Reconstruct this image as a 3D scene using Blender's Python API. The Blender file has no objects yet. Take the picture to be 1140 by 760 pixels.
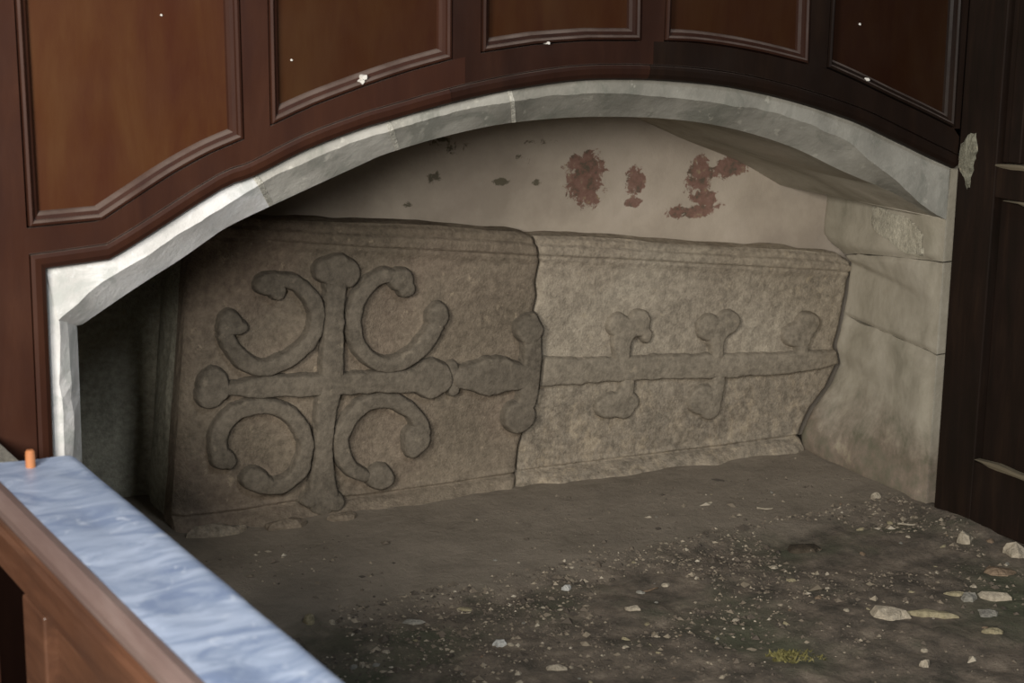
import bpy, math, random
import numpy as np
from mathutils import Matrix, Vector

# ------------------------------------------------------------------ camera
scene = bpy.context.scene
col = scene.collection
FPX, PITCH, YAW, ROLL = 2000.0, math.radians(13.4), math.radians(31.0), math.radians(0.75)
fwd = Vector((math.sin(YAW)*math.cos(PITCH), math.cos(YAW)*math.cos(PITCH), -math.sin(PITCH)))
r0 = Vector((math.cos(YAW), -math.sin(YAW), 0.0)); u0 = r0.cross(fwd)
rgt = r0*math.cos(ROLL) + u0*math.sin(ROLL); upv = rgt.cross(fwd)
cam_data = bpy.data.cameras.new('camera'); cam = bpy.data.objects.new('camera', cam_data); col.objects.link(cam)
m = Matrix((( rgt.x, upv.x, -fwd.x, 0.0), (rgt.y, upv.y, -fwd.y, 0.0), (rgt.z, upv.z, -fwd.z, 1.51), (0, 0, 0, 1)))
cam.matrix_world = m
cam_data.sensor_fit = 'HORIZONTAL'; cam_data.sensor_width = 36.0; cam_data.lens = FPX/1140*36
cam_data.clip_start = 0.05; cam_data.clip_end = 60
cam_data.dof.use_dof = True; cam_data.dof.focus_distance = 4.3; cam_data.dof.aperture_fstop = 5.6
scene.camera = cam

# ------------------------------------------------------------------ world, daylight, exposure
world = bpy.data.worlds.new('dim_church_interior'); scene.world = world; world.use_nodes = True
bg = world.node_tree.nodes['Background']
bg.inputs['Color'].default_value = (0.80, 0.90, 1.0, 1); bg.inputs['Strength'].default_value = 0.020
def area(name, loc, target, sx, sy, power, colour):
    l = bpy.data.lights.new(name, 'AREA'); l.shape = 'RECTANGLE'; l.size = sx; l.size_y = sy
    l.energy = power; l.color = colour
    o = bpy.data.objects.new(name, l); col.objects.link(o); o.location = loc
    o.rotation_euler = (Vector(target)-Vector(loc)).to_track_quat('-Z', 'Y').to_euler()
    return o
area('side_window_daylight', (-1.2, 0.85, 1.95), (1.9, 3.6, 0.6), 0.7, 1.0, 130, (1.0, 0.95, 0.87))
area('nave_window_daylight', (-1.76, -1.75, 2.18), (1.9, 3.8, 0.5), 0.75, 0.9, 190, (1.0, 0.96, 0.90))
area('clerestory_window_daylight', (2.4, -1.5, 4.2), (1.4, 3.3, 0.4), 1.0, 1.0, 70, (0.88, 0.94, 1.0))
area('roof_light_daylight', (0.2, 1.2, 4.6), (0.8, 2.2, 0.0), 1.6, 1.6, 16, (0.72, 0.84, 1.0))
vs = scene.view_settings
vs.view_transform = 'Standard'; vs.look = 'None'; vs.gamma = 1.0; vs.exposure = 0.0; vs.use_curve_mapping = False

# ------------------------------------------------------------------ traced outlines, in metres (wall plane x,z; slab plane s,t)
P0 = [3.3534, 3.8851, 0.0]
ARCH_OUT = [[0.9563, 0.8479], [1.0785, 0.8545], [1.113, 0.8708], [1.1515, 0.8905], [1.3107, 0.9744], [1.3776, 0.9951], [1.493, 1.0423], [1.6133, 1.0779], [1.6748, 1.0915], [1.822, 1.1221], [1.9591, 1.1431], [2.1104, 1.1576], [2.2274, 1.1584], [2.3729, 1.1503], [2.5503, 1.1296], [2.7373, 1.0904], [2.9379, 1.0325], [3.0841, 0.9749], [3.1923, 0.931], [3.2746, 0.899]]
ARCH_MID = [[0.9789, 0.7414], [1.0569, 0.802], [1.1298, 0.8394], [1.217, 0.8852], [1.3769, 0.9664], [1.4925, 1.0152], [1.6131, 1.0523], [1.6747, 1.0657], [1.8221, 1.0959], [1.9595, 1.1164], [2.1599, 1.1276], [2.2764, 1.1231], [2.3744, 1.1132], [2.5523, 1.0897], [2.7397, 1.0523], [2.901, 0.9954], [2.9842, 0.9495], [3.0919, 0.881], [3.2151, 0.7957], [3.275, 0.765]]
ARCH_IN = [[1.0418, 0.7142], [1.1537, 0.7772], [1.2489, 0.8269], [1.3129, 0.8637], [1.3618, 0.8893], [1.5053, 0.942], [1.6494, 0.9929], [1.7126, 1.0139], [1.8418, 1.0414], [1.9819, 1.0616], [2.1272, 1.0686], [2.2514, 1.0669], [2.4303, 1.0547], [2.6131, 1.0251], [2.8064, 0.9701], [2.9729, 0.901], [3.1436, 0.8358], [3.245, 0.785], [3.31, 0.75]]
JOINTS = [[1.3814, 0.9967], [1.6789, 1.0913], [1.9702, 1.1426]]
PANELS = [[[0.9145, 1.346], [0.9213, 0.9294], [1.0641, 0.9322], [1.1347, 0.9722], [1.2083, 1.0127], [1.2828, 1.0468], [1.3565, 1.072], [1.3499, 1.3405]], [[1.4097, 1.3397], [1.4113, 1.0949], [1.5041, 1.13], [1.614, 1.1634], [1.7164, 1.1908], [1.8215, 1.2133], [1.8221, 1.3345]], [[1.888, 1.3336], [1.8891, 1.2244], [2.0178, 1.2379], [2.1545, 1.2431], [2.2965, 1.2395], [2.2886, 1.3285]], [[2.3627, 1.3276], [2.3572, 1.2373], [2.4439, 1.2322], [2.5458, 1.2191], [2.6507, 1.2004], [2.7754, 1.1729], [2.7616, 1.3225]], [[2.8335, 1.3216], [2.8307, 1.1638], [2.9279, 1.1287], [3.034, 1.0869], [3.1432, 1.0451], [3.2559, 0.9997], [3.2441, 1.3164]]]
CRACK = [[-0.9356, 0.7127], [-0.934, 0.6958], [-0.8998, 0.6829], [-0.894, 0.6525], [-0.8826, 0.6082], [-0.8923, 0.5578], [-0.8876, 0.5184], [-0.8975, 0.4751], [-0.8768, 0.439], [-0.8734, 0.3942], [-0.878, 0.3549], [-0.8869, 0.2559], [-0.8964, 0.184], [-0.9174, 0.1534], [-0.9328, 0.1071], [-0.9398, 0.0393], [-0.9687, -0.0133]]
RIGHTEDGE = [[0.0782, 0.5862], [0.1281, 0.5407], [0.1199, 0.4537], [0.1007, 0.343], [0.0865, 0.2958], [0.101, 0.2432], [0.0678, 0.1731], [0.015, 0.1132], [-0.0241, 0.0356], [-0.0219, -0.0002]]
LEFTEDGE = [[-1.8205, 0.777], [-1.8319, 0.6139], [-1.8484, 0.4352], [-1.8681, 0.2307], [-1.8879, 0.032], [-1.8912, -0.0007]]
TOPL = [[-1.8201, 0.7902], [-1.6268, 0.77], [-1.3538, 0.7414], [-1.1819, 0.7252], [-0.9575, 0.6985], [-0.8998, 0.6829], [-0.7585, 0.6704], [-0.5209, 0.638], [-0.2877, 0.6115], [-0.0965, 0.5899], [0.0796, 0.5651], [0.1281, 0.5407]]
ARRIS = [[-1.8215, 0.7419], [-1.6278, 0.7185], [-1.4857, 0.6992], [-1.3928, 0.6874], [-1.1465, 0.6596], [-0.8936, 0.6295], [-0.6172, 0.5997], [-0.2852, 0.5603], [-0.0322, 0.5309], [0.1238, 0.5119]]
LOW = [[-1.8902, 0.03], [-1.7121, 0.0278], [-1.569, 0.0333], [-1.3976, 0.026], [-1.1951, 0.0278], [-0.9612, 0.0317], [-0.9182, 0.0341], [-0.5994, 0.0348], [-0.3078, 0.0327], [-0.0241, 0.0356]]
STAINS = [[[-0.6943, 0.8033], 0.0805, 0.0866], [[-0.5469, 0.8009], 0.0358, 0.0439], [[-0.5448, 0.7359], 0.0276, 0.0147], [[-0.341, 0.8034], 0.0627, 0.0694], [[-0.2478, 0.8167], 0.0694, 0.0349], [[-0.3512, 0.7023], 0.1029, 0.025], [[-0.3236, 0.739], 0.0573, 0.0349], [[-0.8897, 0.8709], 0.0362, 0.0188]]
DARKSTAINS = [[[-1.1484, 0.8306], 0.0298, 0.023], [[-1.219, 0.7682], 0.0196, 0.0116], [[-0.9496, 0.8136], 0.036, 0.0118], [[-0.8434, 0.8058], 0.0209, 0.0118], [[-1.1056, 0.9229], 0.0746, 0.0322], [[-0.8454, 0.9171], 0.065, 0.0164]]
FLAKE = [[3.3028, 0.9237], [3.2784, 0.9628], [3.256, 0.9878], [3.229, 0.9952], [3.2186, 0.9517], [3.2281, 0.9238], [3.2313, 0.8941], [3.2369, 0.8573], [3.2456, 0.8516], [3.2511, 0.8758], [3.2714, 0.8913], [3.2888, 0.9095]]
RINGS = [[-1.6273, 0.5024, 0.1057], [-1.2961, 0.491, 0.1137], [-1.6639, 0.1887, 0.104], [-1.337, 0.1755, 0.1023]]
RELIEF = {
  'upright': {"p": [[[-1.463, 0.6047, 0.0277], [-1.4663, 0.5284, 0.029], [-1.472, 0.4472, 0.0305], [-1.4804, 0.3419, 0.0319], [-1.4934, 0.2601, 0.0274], [-1.4994, 0.1649, 0.0276], [-1.5028, 0.0929, 0.0339], [-1.5059, 0.0398, 0.0462]]], "b": [[-1.4604, 0.6229, 0.0429, 0.0345], [-1.4912, 0.6366, 0.0308, 0.0321], [-1.4269, 0.6228, 0.0288, 0.0393], [-1.4601, 0.6528, 0.0333, 0.023], [-1.5326, 0.0408, 0.0315, 0.0219], [-1.4767, 0.0263, 0.0294, 0.0244]]},
  'crossbar': {"p": [[[-1.76, 0.3533, 0.0161], [-1.7232, 0.352, 0.0184], [-1.6699, 0.3513, 0.0278], [-1.5878, 0.3455, 0.0292], [-1.4804, 0.3396, 0.0307], [-1.3462, 0.3311, 0.03], [-1.2464, 0.3261, 0.0315]]], "b": [[-1.7845, 0.3742, 0.0386, 0.039], [-1.7922, 0.3427, 0.0364, 0.0345], [-1.7667, 0.3563, 0.0274, 0.0345]]},
  'knop': {"p": [[[-1.259, 0.3274, 0.0314], [-1.1958, 0.3261, 0.0413]]], "b": [[-1.2085, 0.3273, 0.0532, 0.0534], [-1.1755, 0.3265, 0.0306, 0.0414]]},
  'collar': {"p": [[[-1.1424, 0.355, 0.0171], [-1.1397, 0.323, 0.0195], [-1.1395, 0.2912, 0.0171]]], "b": []},
  'bud': {"p": [[[-1.1166, 0.3232, 0.0318], [-1.0283, 0.3171, 0.0444], [-0.9359, 0.3057, 0.0349]]], "b": [[-1.0283, 0.3171, 0.0812, 0.0543]]},
  'fleuron': {"p": [[[-0.9166, 0.4325, 0.0296], [-0.913, 0.373, 0.0272], [-0.9145, 0.3036, 0.035], [-0.9243, 0.2447, 0.0276], [-0.9422, 0.1964, 0.0302]]], "b": [[-0.922, 0.4379, 0.0425, 0.0418], [-0.9475, 0.197, 0.048, 0.0478]]},
  'scroll': {"p": [[[-1.6227, 0.6187, 0.0205], [-1.5786, 0.6154, 0.0217], [-1.5462, 0.5901, 0.0218], [-1.5231, 0.5561, 0.0219], [-1.5141, 0.5207, 0.022], [-1.5217, 0.4819, 0.0221], [-1.546, 0.4444, 0.0221], [-1.5914, 0.4136, 0.0221], [-1.6503, 0.3982, 0.022], [-1.6986, 0.4166, 0.0219], [-1.7345, 0.4567, 0.0206], [-1.7496, 0.49, 0.0204]]], "b": [[-1.6368, 0.6106, 0.037, 0.0295], [-1.614, 0.5907, 0.0209, 0.0227], [-1.7374, 0.5231, 0.0319, 0.0341], [-1.7172, 0.5077, 0.0252, 0.0182], [-1.7538, 0.5063, 0.0204, 0.0318]]},
  'scroll.001': {"p": [[[-1.2958, 0.6041, 0.0211], [-1.335, 0.6116, 0.021], [-1.3741, 0.5911, 0.0221], [-1.4034, 0.5514, 0.0222], [-1.416, 0.501, 0.0222], [-1.4091, 0.4463, 0.0224], [-1.3826, 0.4061, 0.0225], [-1.341, 0.3808, 0.0227], [-1.2939, 0.3788, 0.024], [-1.2464, 0.4008, 0.0252], [-1.2138, 0.4339, 0.024], [-1.1937, 0.4682, 0.0239]]], "b": [[-1.2885, 0.5965, 0.0345, 0.0328], [-1.2737, 0.5719, 0.0248, 0.0259], [-1.1862, 0.4939, 0.0303, 0.0383]]},
  'scroll.002': {"p": [[[-1.7713, 0.1799, 0.0234], [-1.7795, 0.2207, 0.0233], [-1.7623, 0.2631, 0.0221], [-1.7269, 0.2919, 0.0221], [-1.6756, 0.3029, 0.021], [-1.6242, 0.2928, 0.0211], [-1.5774, 0.2596, 0.0224], [-1.5495, 0.2066, 0.0226], [-1.5503, 0.1588, 0.0227], [-1.5702, 0.1156, 0.0228], [-1.6089, 0.0891, 0.0227], [-1.6541, 0.0875, 0.0215]]], "b": [[-1.7668, 0.177, 0.0323, 0.0305], [-1.7462, 0.1675, 0.0185, 0.0258], [-1.6843, 0.1127, 0.0375, 0.0285], [-1.6611, 0.0931, 0.0331, 0.0239]]},
  'scroll.003': {"p": [[[-1.3873, 0.0836, 0.0195], [-1.4267, 0.1104, 0.0219], [-1.4484, 0.1542, 0.0229], [-1.4528, 0.2006, 0.0228], [-1.4279, 0.2459, 0.0228], [-1.386, 0.2751, 0.0228], [-1.334, 0.2818, 0.0217], [-1.2841, 0.2645, 0.0231], [-1.2464, 0.2314, 0.0232], [-1.2286, 0.1878, 0.0233]]], "b": [[-1.3449, 0.076, 0.0401, 0.0344], [-1.2439, 0.1699, 0.0381, 0.0417], [-1.254, 0.1489, 0.0254, 0.0319]]},
  'shaft': {"p": [[[-0.8664, 0.309, 0.0426], [-0.7741, 0.3026, 0.0391], [-0.6775, 0.2972, 0.0344], [-0.5282, 0.2893, 0.0361], [-0.3247, 0.274, 0.0355], [-0.1143, 0.262, 0.0334], [-0.0003, 0.2607, 0.0297], [0.0714, 0.2621, 0.0217]]], "b": []},
  'sprig': {"p": [[[-0.6305, 0.3092, 0.0255], [-0.6318, 0.3526, 0.028], [-0.6301, 0.3879, 0.0329], [-0.6029, 0.4108, 0.0304]]], "b": [[-0.6422, 0.4192, 0.0363, 0.0353], [-0.5808, 0.4216, 0.0394, 0.0381], [-0.5542, 0.3863, 0.017, 0.0255]]},
  'sprig.001': {"p": [[[-0.3251, 0.2831, 0.021], [-0.3271, 0.3251, 0.0209], [-0.3314, 0.3566, 0.0287]]], "b": [[-0.3563, 0.3898, 0.041, 0.0388], [-0.2952, 0.4002, 0.0414, 0.0364], [-0.3237, 0.3793, 0.0413, 0.0312]]},
  'sprig.002': {"p": [[[-0.0344, 0.2612, 0.0242], [-0.0429, 0.2994, 0.0214], [-0.0418, 0.3339, 0.0294]]], "b": [[-0.067, 0.3441, 0.0431, 0.0346], [-0.0257, 0.3724, 0.0433, 0.0373], [-0.043, 0.3526, 0.0432, 0.032]]},
  'sprig.003': {"p": [[[-0.6072, 0.2815, 0.0205], [-0.6088, 0.2432, 0.0206], [-0.6219, 0.2137, 0.0258]]], "b": [[-0.6578, 0.1943, 0.0478, 0.036], [-0.6181, 0.1799, 0.0367, 0.0285], [-0.5904, 0.1976, 0.0171, 0.0259]]},
  'sprig.004': {"p": [[[-0.3179, 0.2537, 0.0185], [-0.3191, 0.2144, 0.0211], [-0.3297, 0.1891, 0.0292]]], "b": [[-0.3616, 0.1766, 0.0532, 0.045], [-0.3428, 0.1509, 0.0356, 0.0319]]},
}
SPECKS = [[1.4666, 1.2219, 0.0025], [1.6162, 1.1851, 0.007], [1.6101, 1.1762, 0.005], [2.0515, 1.2427, 0.0035], [1.0238, 0.9301, 0.003], [2.9403, 1.2634, 0.0028], [2.9559, 1.1331, 0.0035], [2.9809, 1.1042, 0.003], [1.2004, 1.314, 0.002]]

# ------------------------------------------------------------------ helpers
rng = random.Random(7); nrng = np.random.default_rng(11)
def lattice(ix, iy, seed):
    h = (ix.astype(np.int64)*374761393 + iy.astype(np.int64)*668265263 + seed*2147483647) & 0xFFFFFFFF
    h = ((h ^ (h >> 13))*1274126177) & 0xFFFFFFFF
    return ((h ^ (h >> 16)) & 0xFFFF)/65535.0*2-1
def vnoise(x, y, seed=0):
    x = np.asarray(x, float); y = np.asarray(y, float)
    ix = np.floor(x); iy = np.floor(y); fx = x-ix; fy = y-iy
    fx = fx*fx*(3-2*fx); fy = fy*fy*(3-2*fy)
    a = lattice(ix, iy, seed); b = lattice(ix+1, iy, seed); c = lattice(ix, iy+1, seed); d = lattice(ix+1, iy+1, seed)
    return (a*(1-fx)+b*fx)*(1-fy) + (c*(1-fx)+d*fx)*fy
def fbm(x, y, seed=0, octv=4):
    t = 0; a = 1.0; n = 0
    for k in range(octv):
        t = t + a*vnoise(np.asarray(x)*2**k+17.3*k, np.asarray(y)*2**k-9.1*k, seed+k); n += a; a *= 0.5
    return t/n
def sstep(a, b, x):
    q = np.clip((x-a)/(b-a), 0, 1); return q*q*(3-2*q)
def curve_fn(pts, along=0):
    p = sorted(pts, key=lambda q: q[along]); X = [q[along] for q in p]; Y = [q[1-along] for q in p]
    return lambda v: np.interp(v, X, Y)
def smooth_path(pts, n=6):
    P = [np.array(p, float) for p in pts]; out = []
    for i in range(len(P)-1):
        a = P[max(i-1, 0)]; b = P[i]; c = P[i+1]; d = P[min(i+2, len(P)-1)]
        for k in range(n):
            t = k/n
            out.append(0.5*((2*b)+(c-a)*t+(2*a-5*b+4*c-d)*t*t+(-a+3*b-3*c+d)*t**3))
    out.append(P[-1]); return out
def mesh_obj(name, verts, faces, mat, parent=None, smooth=False):
    me = bpy.data.meshes.new(name)
    me.from_pydata([tuple(map(float, v)) for v in verts], [], [tuple(map(int, f)) for f in faces])
    me.materials.append(mat)
    if smooth: me.polygons.foreach_set('use_smooth', [True]*len(me.polygons))
    me.update()
    o = bpy.data.objects.new(name, me); col.objects.link(o)
    if parent: o.parent = parent
    return o
def empty(name, loc=(0, 0, 0), rz=0.0):
    o = bpy.data.objects.new(name, None); col.objects.link(o); o.location = loc; o.rotation_euler = (0, 0, rz)
    o.empty_display_size = 0.1
    return o
def tag(o, label=None, cat=None, group=None, kind=None):
    if label: o['label'] = label
    if cat: o['category'] = cat
    if group: o['group'] = group
    if kind: o['kind'] = kind
    return o
def grid_faces(nu, nv, off=0):        # verts index = j*nu+i
    return [(off+j*nu+i, off+j*nu+i+1, off+(j+1)*nu+i+1, off+(j+1)*nu+i) for j in range(nv-1) for i in range(nu-1)]
def prism_xz(name, poly, y0, y1, mat, parent=None):      # polygon in x,z pulled from y0 (front) to y1
    n = len(poly)
    v = [(p[0], y0, p[1]) for p in poly]+[(p[0], y1, p[1]) for p in poly]
    f = [tuple(range(n)), tuple(range(2*n-1, n-1, -1))]+[(i, n+i, n+(i+1) % n, (i+1) % n) for i in range(n)]
    return mesh_obj(name, v, f, mat, parent)
def bevel_mod(o, w=0.004, seg=2):
    b = o.modifiers.new('bevel', 'BEVEL'); b.width = w; b.segments = seg; b.limit_method = 'ANGLE'; b.angle_limit = 0.6
    return o
def box(name, lo, hi, mat, parent=None, bev=0.004):
    x0, y0, z0 = lo; x1, y1, z1 = hi
    v = [(x0,y0,z0),(x1,y0,z0),(x1,y1,z0),(x0,y1,z0),(x0,y0,z1),(x1,y0,z1),(x1,y1,z1),(x0,y1,z1)]
    f = [(0,3,2,1),(4,5,6,7),(0,1,5,4),(1,2,6,5),(2,3,7,6),(3,0,4,7)]
    o = mesh_obj(name, v, f, mat, parent)
    return bevel_mod(o, bev) if bev else o
def sweep_xz(name, path, prof, mat, parent, side=1, smooth=False):
    """sweep a profile [(offset, y)] along an open path in x,z; offset goes to the left of travel when side=1"""
    P = [np.array(p[:2], float) for p in path]; N = []
    for i in range(len(P)):
        dirs = []
        if i > 0: d = P[i]-P[i-1]; dirs.append(d/np.linalg.norm(d))
        if i < len(P)-1: d = P[i+1]-P[i]; dirs.append(d/np.linalg.norm(d))
        ns = [np.array((-d[1], d[0]))*side for d in dirs]; a = sum(ns)/len(ns); a = a/np.linalg.norm(a)
        N.append(a/max(0.35, float(a@ns[0])))
    v = []; k = len(prof)
    for p, n in zip(P, N):
        for o_, y in prof:
            q = p+n*o_; v.append((q[0], y, q[1]))
    f = [(i*k+j, i*k+j+1, (i+1)*k+j+1, (i+1)*k+j) for i in range(len(P)-1) for j in range(k-1)]
    o = mesh_obj(name, v, f, mat, parent, smooth)
    return o

# ------------------------------------------------------------------ materials
class NT:
    def __init__(s, name):
        s.mat = bpy.data.materials.new(name); s.mat.use_nodes = True; s.t = s.mat.node_tree
        s.b = s.t.nodes['Principled BSDF']; s.tc = s.t.nodes.new('ShaderNodeTexCoord')
    def n(s, ty, **kw):
        o = s.t.nodes.new(ty)
        for k, v in kw.items(): setattr(o, k, v)
        return o
    def link(s, a, b): s.t.links.new(a, b)
    def noise(s, scale, detail=5, rough=0.6, stretch=None, dist=0.0, coord='Object'):
        no = s.n('ShaderNodeTexNoise'); no.inputs['Scale'].default_value = scale
        no.inputs['Detail'].default_value = detail; no.inputs['Roughness'].default_value = rough
        no.inputs['Distortion'].default_value = dist
        mp = s.n('ShaderNodeMapping')
        if stretch: mp.inputs['Scale'].default_value = stretch
        s.link(s.tc.outputs[coord], mp.inputs['Vector']); s.link(mp.outputs[0], no.inputs['Vector'])
        return no.outputs['Fac']
    def ramp(s, fac, stops):
        r = s.n('ShaderNodeValToRGB'); e = r.color_ramp.elements
        while len(e) < len(stops): e.new(0.5)
        for el, (p, c) in zip(e, stops):
            el.position = p; el.color = (c, c, c, 1) if not hasattr(c, '__len__') else (*c[:3], 1)
        s.link(fac, r.inputs[0]); return r.outputs[0]
    def mix(s, fac, a, b, mode='MIX'):
        mx = s.n('ShaderNodeMix', data_type='RGBA', blend_type=mode)
        if isinstance(fac, (int, float)): mx.inputs['Factor'].default_value = fac
        else: s.link(fac, mx.inputs['Factor'])
        for sock, v in ((mx.inputs[6], a), (mx.inputs[7], b)):
            if hasattr(v, 'links'): s.link(v, sock)
            else: sock.default_value = (*v[:3], 1)
        return mx.outputs[2]
    def math(s, op, a, b=None):
        o = s.n('ShaderNodeMath', operation=op)
        for i, v in enumerate((a, b)):
            if v is None: continue
            if hasattr(v, 'links'): s.link(v, o.inputs[i])
            else: o.inputs[i].default_value = v
        return o.outputs[0]
    def bump(s, h, strength=0.4, dist=0.01):
        b = s.n('ShaderNodeBump'); b.inputs['Strength'].default_value = strength; b.inputs['Distance'].default_value = dist
        s.link(h, b.inputs['Height']); s.link(b.outputs[0], s.b.inputs['Normal'])
    def done(s, colour, rough=0.9, spec=0.25):
        if hasattr(colour, 'links'): s.link(colour, s.b.inputs['Base Color'])
        else: s.b.inputs['Base Color'].default_value = (*colour, 1)
        if hasattr(rough, 'links'): s.link(rough, s.b.inputs['Roughness'])
        else: s.b.inputs['Roughness'].default_value = rough
        s.b.inputs['Specular IOR Level'].default_value = spec
        return s.mat
def stone(name, dark, mid, light, worn=False, speck=(0.5, 0.42, 0.3), speck_amt=0.5, bump=0.5, tint=None, tint_amt=0.5, big=3.5):
    k = NT(name)
    c = k.ramp(k.noise(big, 6, 0.62), [(0.36, dark), (0.5, mid), (0.64, light)])
    c = k.mix(0.40, c, k.ramp(k.noise(9, 6, 0.72, dist=0.4), [(0.38, tuple(v*0.5 for v in mid)), (0.5, mid), (0.62, tuple(min(1, v*1.6) for v in mid))]))
    if tint: c = k.mix(k.math('MULTIPLY', k.ramp(k.noise(2.2, 3, 0.5, dist=0.6), [(0.42, 0.0), (0.66, 1.0)]), tint_amt), c, tint)
    if worn:
        sp_ = k.n('ShaderNodeSeparateXYZ'); k.link(k.tc.outputs['Object'], sp_.inputs[0])
        wz = k.ramp(k.math('ADD', sp_.outputs['Z'], k.math('MULTIPLY', k.noise(4, 4, 0.6), 0.4)), [(0.38, 1.0), (0.52, 0.0)])
        c = k.mix(k.math('MULTIPLY', wz, 0.75), c, k.ramp(k.noise(24, 6, 0.75, stretch=(1, 1, 0.6), dist=0.8), [(0.38, (0.062,0.050,0.037)), (0.47, (0.135,0.108,0.079)), (0.56, (0.20,0.158,0.110)), (0.65, (0.38,0.30,0.20))]))
    fine = k.noise(60, 4, 0.7)
    c = k.mix(0.42, c, k.ramp(fine, [(0.36, tuple(v*0.5 for v in mid)), (0.64, tuple(min(1, v*1.55) for v in mid))]))
    sp = k.math('MULTIPLY', k.ramp(k.noise(34, 3, 0.6), [(0.62, 0.0), (0.70, 1.0)]), k.ramp(k.noise(5, 3), [(0.42, 0.0), (0.58, 1.0)]))
    c = k.mix(k.math('MULTIPLY', sp, speck_amt), c, speck)
    k.bump(k.math('ADD', k.math('MULTIPLY', k.noise(45, 5, 0.7), 0.6), k.noise(170, 3, 0.7)), bump*1.5, 0.006)
    return k.done(c, 0.92, 0.2)
def wood(name, dark, mid, light, rough=0.50, stretch=(9, 9, 1.0), spec=0.18, bump=0.10, scale=3.0, dust=False):
    k = NT(name)
    grain = k.noise(scale, 6, 0.6, stretch=stretch, dist=0.4)
    c = k.ramp(grain, [(0.3, dark), (0.52, mid), (0.72, light)])
    c = k.mix(k.math('MULTIPLY', k.ramp(k.noise(2.4, 3), [(0.4, 0.0), (0.7, 1.0)]), 0.55), c, dark)
    if dust:
        g = k.n('ShaderNodeNewGeometry'); sp = k.n('ShaderNodeSeparateXYZ'); k.link(g.outputs['Normal'], sp.inputs[0])
        c = k.mix(k.math('MULTIPLY', k.ramp(sp.outputs['Z'], [(0.35, 0.0), (0.75, 1.0)]), k.ramp(k.noise(12, 4), [(0.3, 0.35), (0.6, 0.8)])), c, (0.17, 0.13, 0.11))
    k.bump(k.noise(scale*6, 4, 0.7, stretch=stretch), bump, 0.003)
    return k.done(c, k.ramp(k.noise(7, 4), [(0.3, rough-0.07), (0.7, rough+0.12)]), spec)

M = {}
M['slab'] = stone('slab_field_stone', (0.125,0.100,0.073), (0.178,0.145,0.107), (0.250,0.206,0.154), speck=(0.42,0.34,0.24), tint=(0.225,0.158,0.122), tint_amt=0.55)
M['slab2'] = stone('slab_foot_stone', (0.225,0.193,0.149), (0.318,0.274,0.213), (0.40,0.35,0.276), worn=True, speck=(0.46,0.38,0.27), tint=(0.21,0.16,0.115), tint_amt=0.5)
M['relief'] = stone('carved_relief_stone', (0.095,0.080,0.061), (0.133,0.112,0.086), (0.172,0.146,0.113), speck=(0.36,0.30,0.22), speck_amt=0.35, bump=0.35)
M['relief2'] = stone('carved_foot_relief_stone', (0.155,0.132,0.101), (0.212,0.181,0.139), (0.272,0.234,0.182), speck=(0.40,0.33,0.24), speck_amt=0.35, bump=0.35)
M['rubble'] = stone('rough_dark_masonry', (0.24,0.23,0.18), (0.34,0.32,0.25), (0.43,0.40,0.31), speck=(0.36,0.30,0.20))
M['patch'] = stone('pale_patch_plaster', (0.36,0.33,0.26), (0.45,0.42,0.335), (0.52,0.49,0.40), speck_amt=0.2)
M['nosing'] = wood('worn_grey_brown_nosing', (0.115,0.075,0.066), (0.165,0.118,0.105), (0.215,0.165,0.150), rough=0.4, stretch=(9, 1, 9), spec=0.4)
M['crust'] = stone('crusted_grey_limewash', (0.07,0.065,0.045), (0.17,0.16,0.12), (0.26,0.25,0.19), big=30)
M['mortar'] = stone('lime_mortar', (0.45,0.44,0.38), (0.55,0.53,0.46), (0.64,0.62,0.55), speck_amt=0.2)
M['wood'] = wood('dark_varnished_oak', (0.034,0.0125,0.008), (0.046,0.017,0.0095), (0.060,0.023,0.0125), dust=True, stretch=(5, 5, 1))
M['boards'] = [wood('varnished_panel_%s' % n, *[tuple(v*k for v in c) for c in ((0.082,0.024,0.010), (0.106,0.038,0.013), (0.128,0.053,0.018))], stretch=(4, 4, 1)) for n, k in (('orange_brown', 0.68), ('red_brown', 0.42), ('umber', 0.38), ('dark_umber', 0.30), ('black_brown', 0.18))]  # panel tones step darker to the right, fall-off of light put into colour
M['wood1'] = wood('mid_dimmed_varnished_oak', (0.021,0.0085,0.0055), (0.029,0.0115,0.007), (0.039,0.016,0.009), dust=True, stretch=(5, 5, 1))  # darker copy of the oak for the middle, dimming put into its colour
M['wood2'] = wood('right_dimmed_varnished_oak', (0.009,0.005,0.0035), (0.013,0.007,0.0045), (0.019,0.010,0.006), dust=True, stretch=(5, 5, 1))  # darkest copy for the right side, carries light fall-off in its colour
M['wooddark'] = wood('blackened_partition_oak', (0.008,0.005,0.003), (0.013,0.007,0.0045), (0.022,0.012,0.007), rough=0.65, spec=0.15)
M['woodedge'] = wood('bare_splintered_wood', (0.09,0.075,0.05), (0.16,0.13,0.088), (0.24,0.20,0.14), rough=0.8, stretch=(9, 1, 9))
M['railwood'] = wood('red_brown_rail_wood', (0.060,0.027,0.016), (0.105,0.047,0.026), (0.150,0.072,0.042), rough=0.35, stretch=(9, 1, 9), spec=0.5)
M['pegwood'] = wood('orange_peg_wood', (0.30,0.11,0.045), (0.42,0.16,0.065), (0.50,0.22,0.10), rough=0.5)

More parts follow.
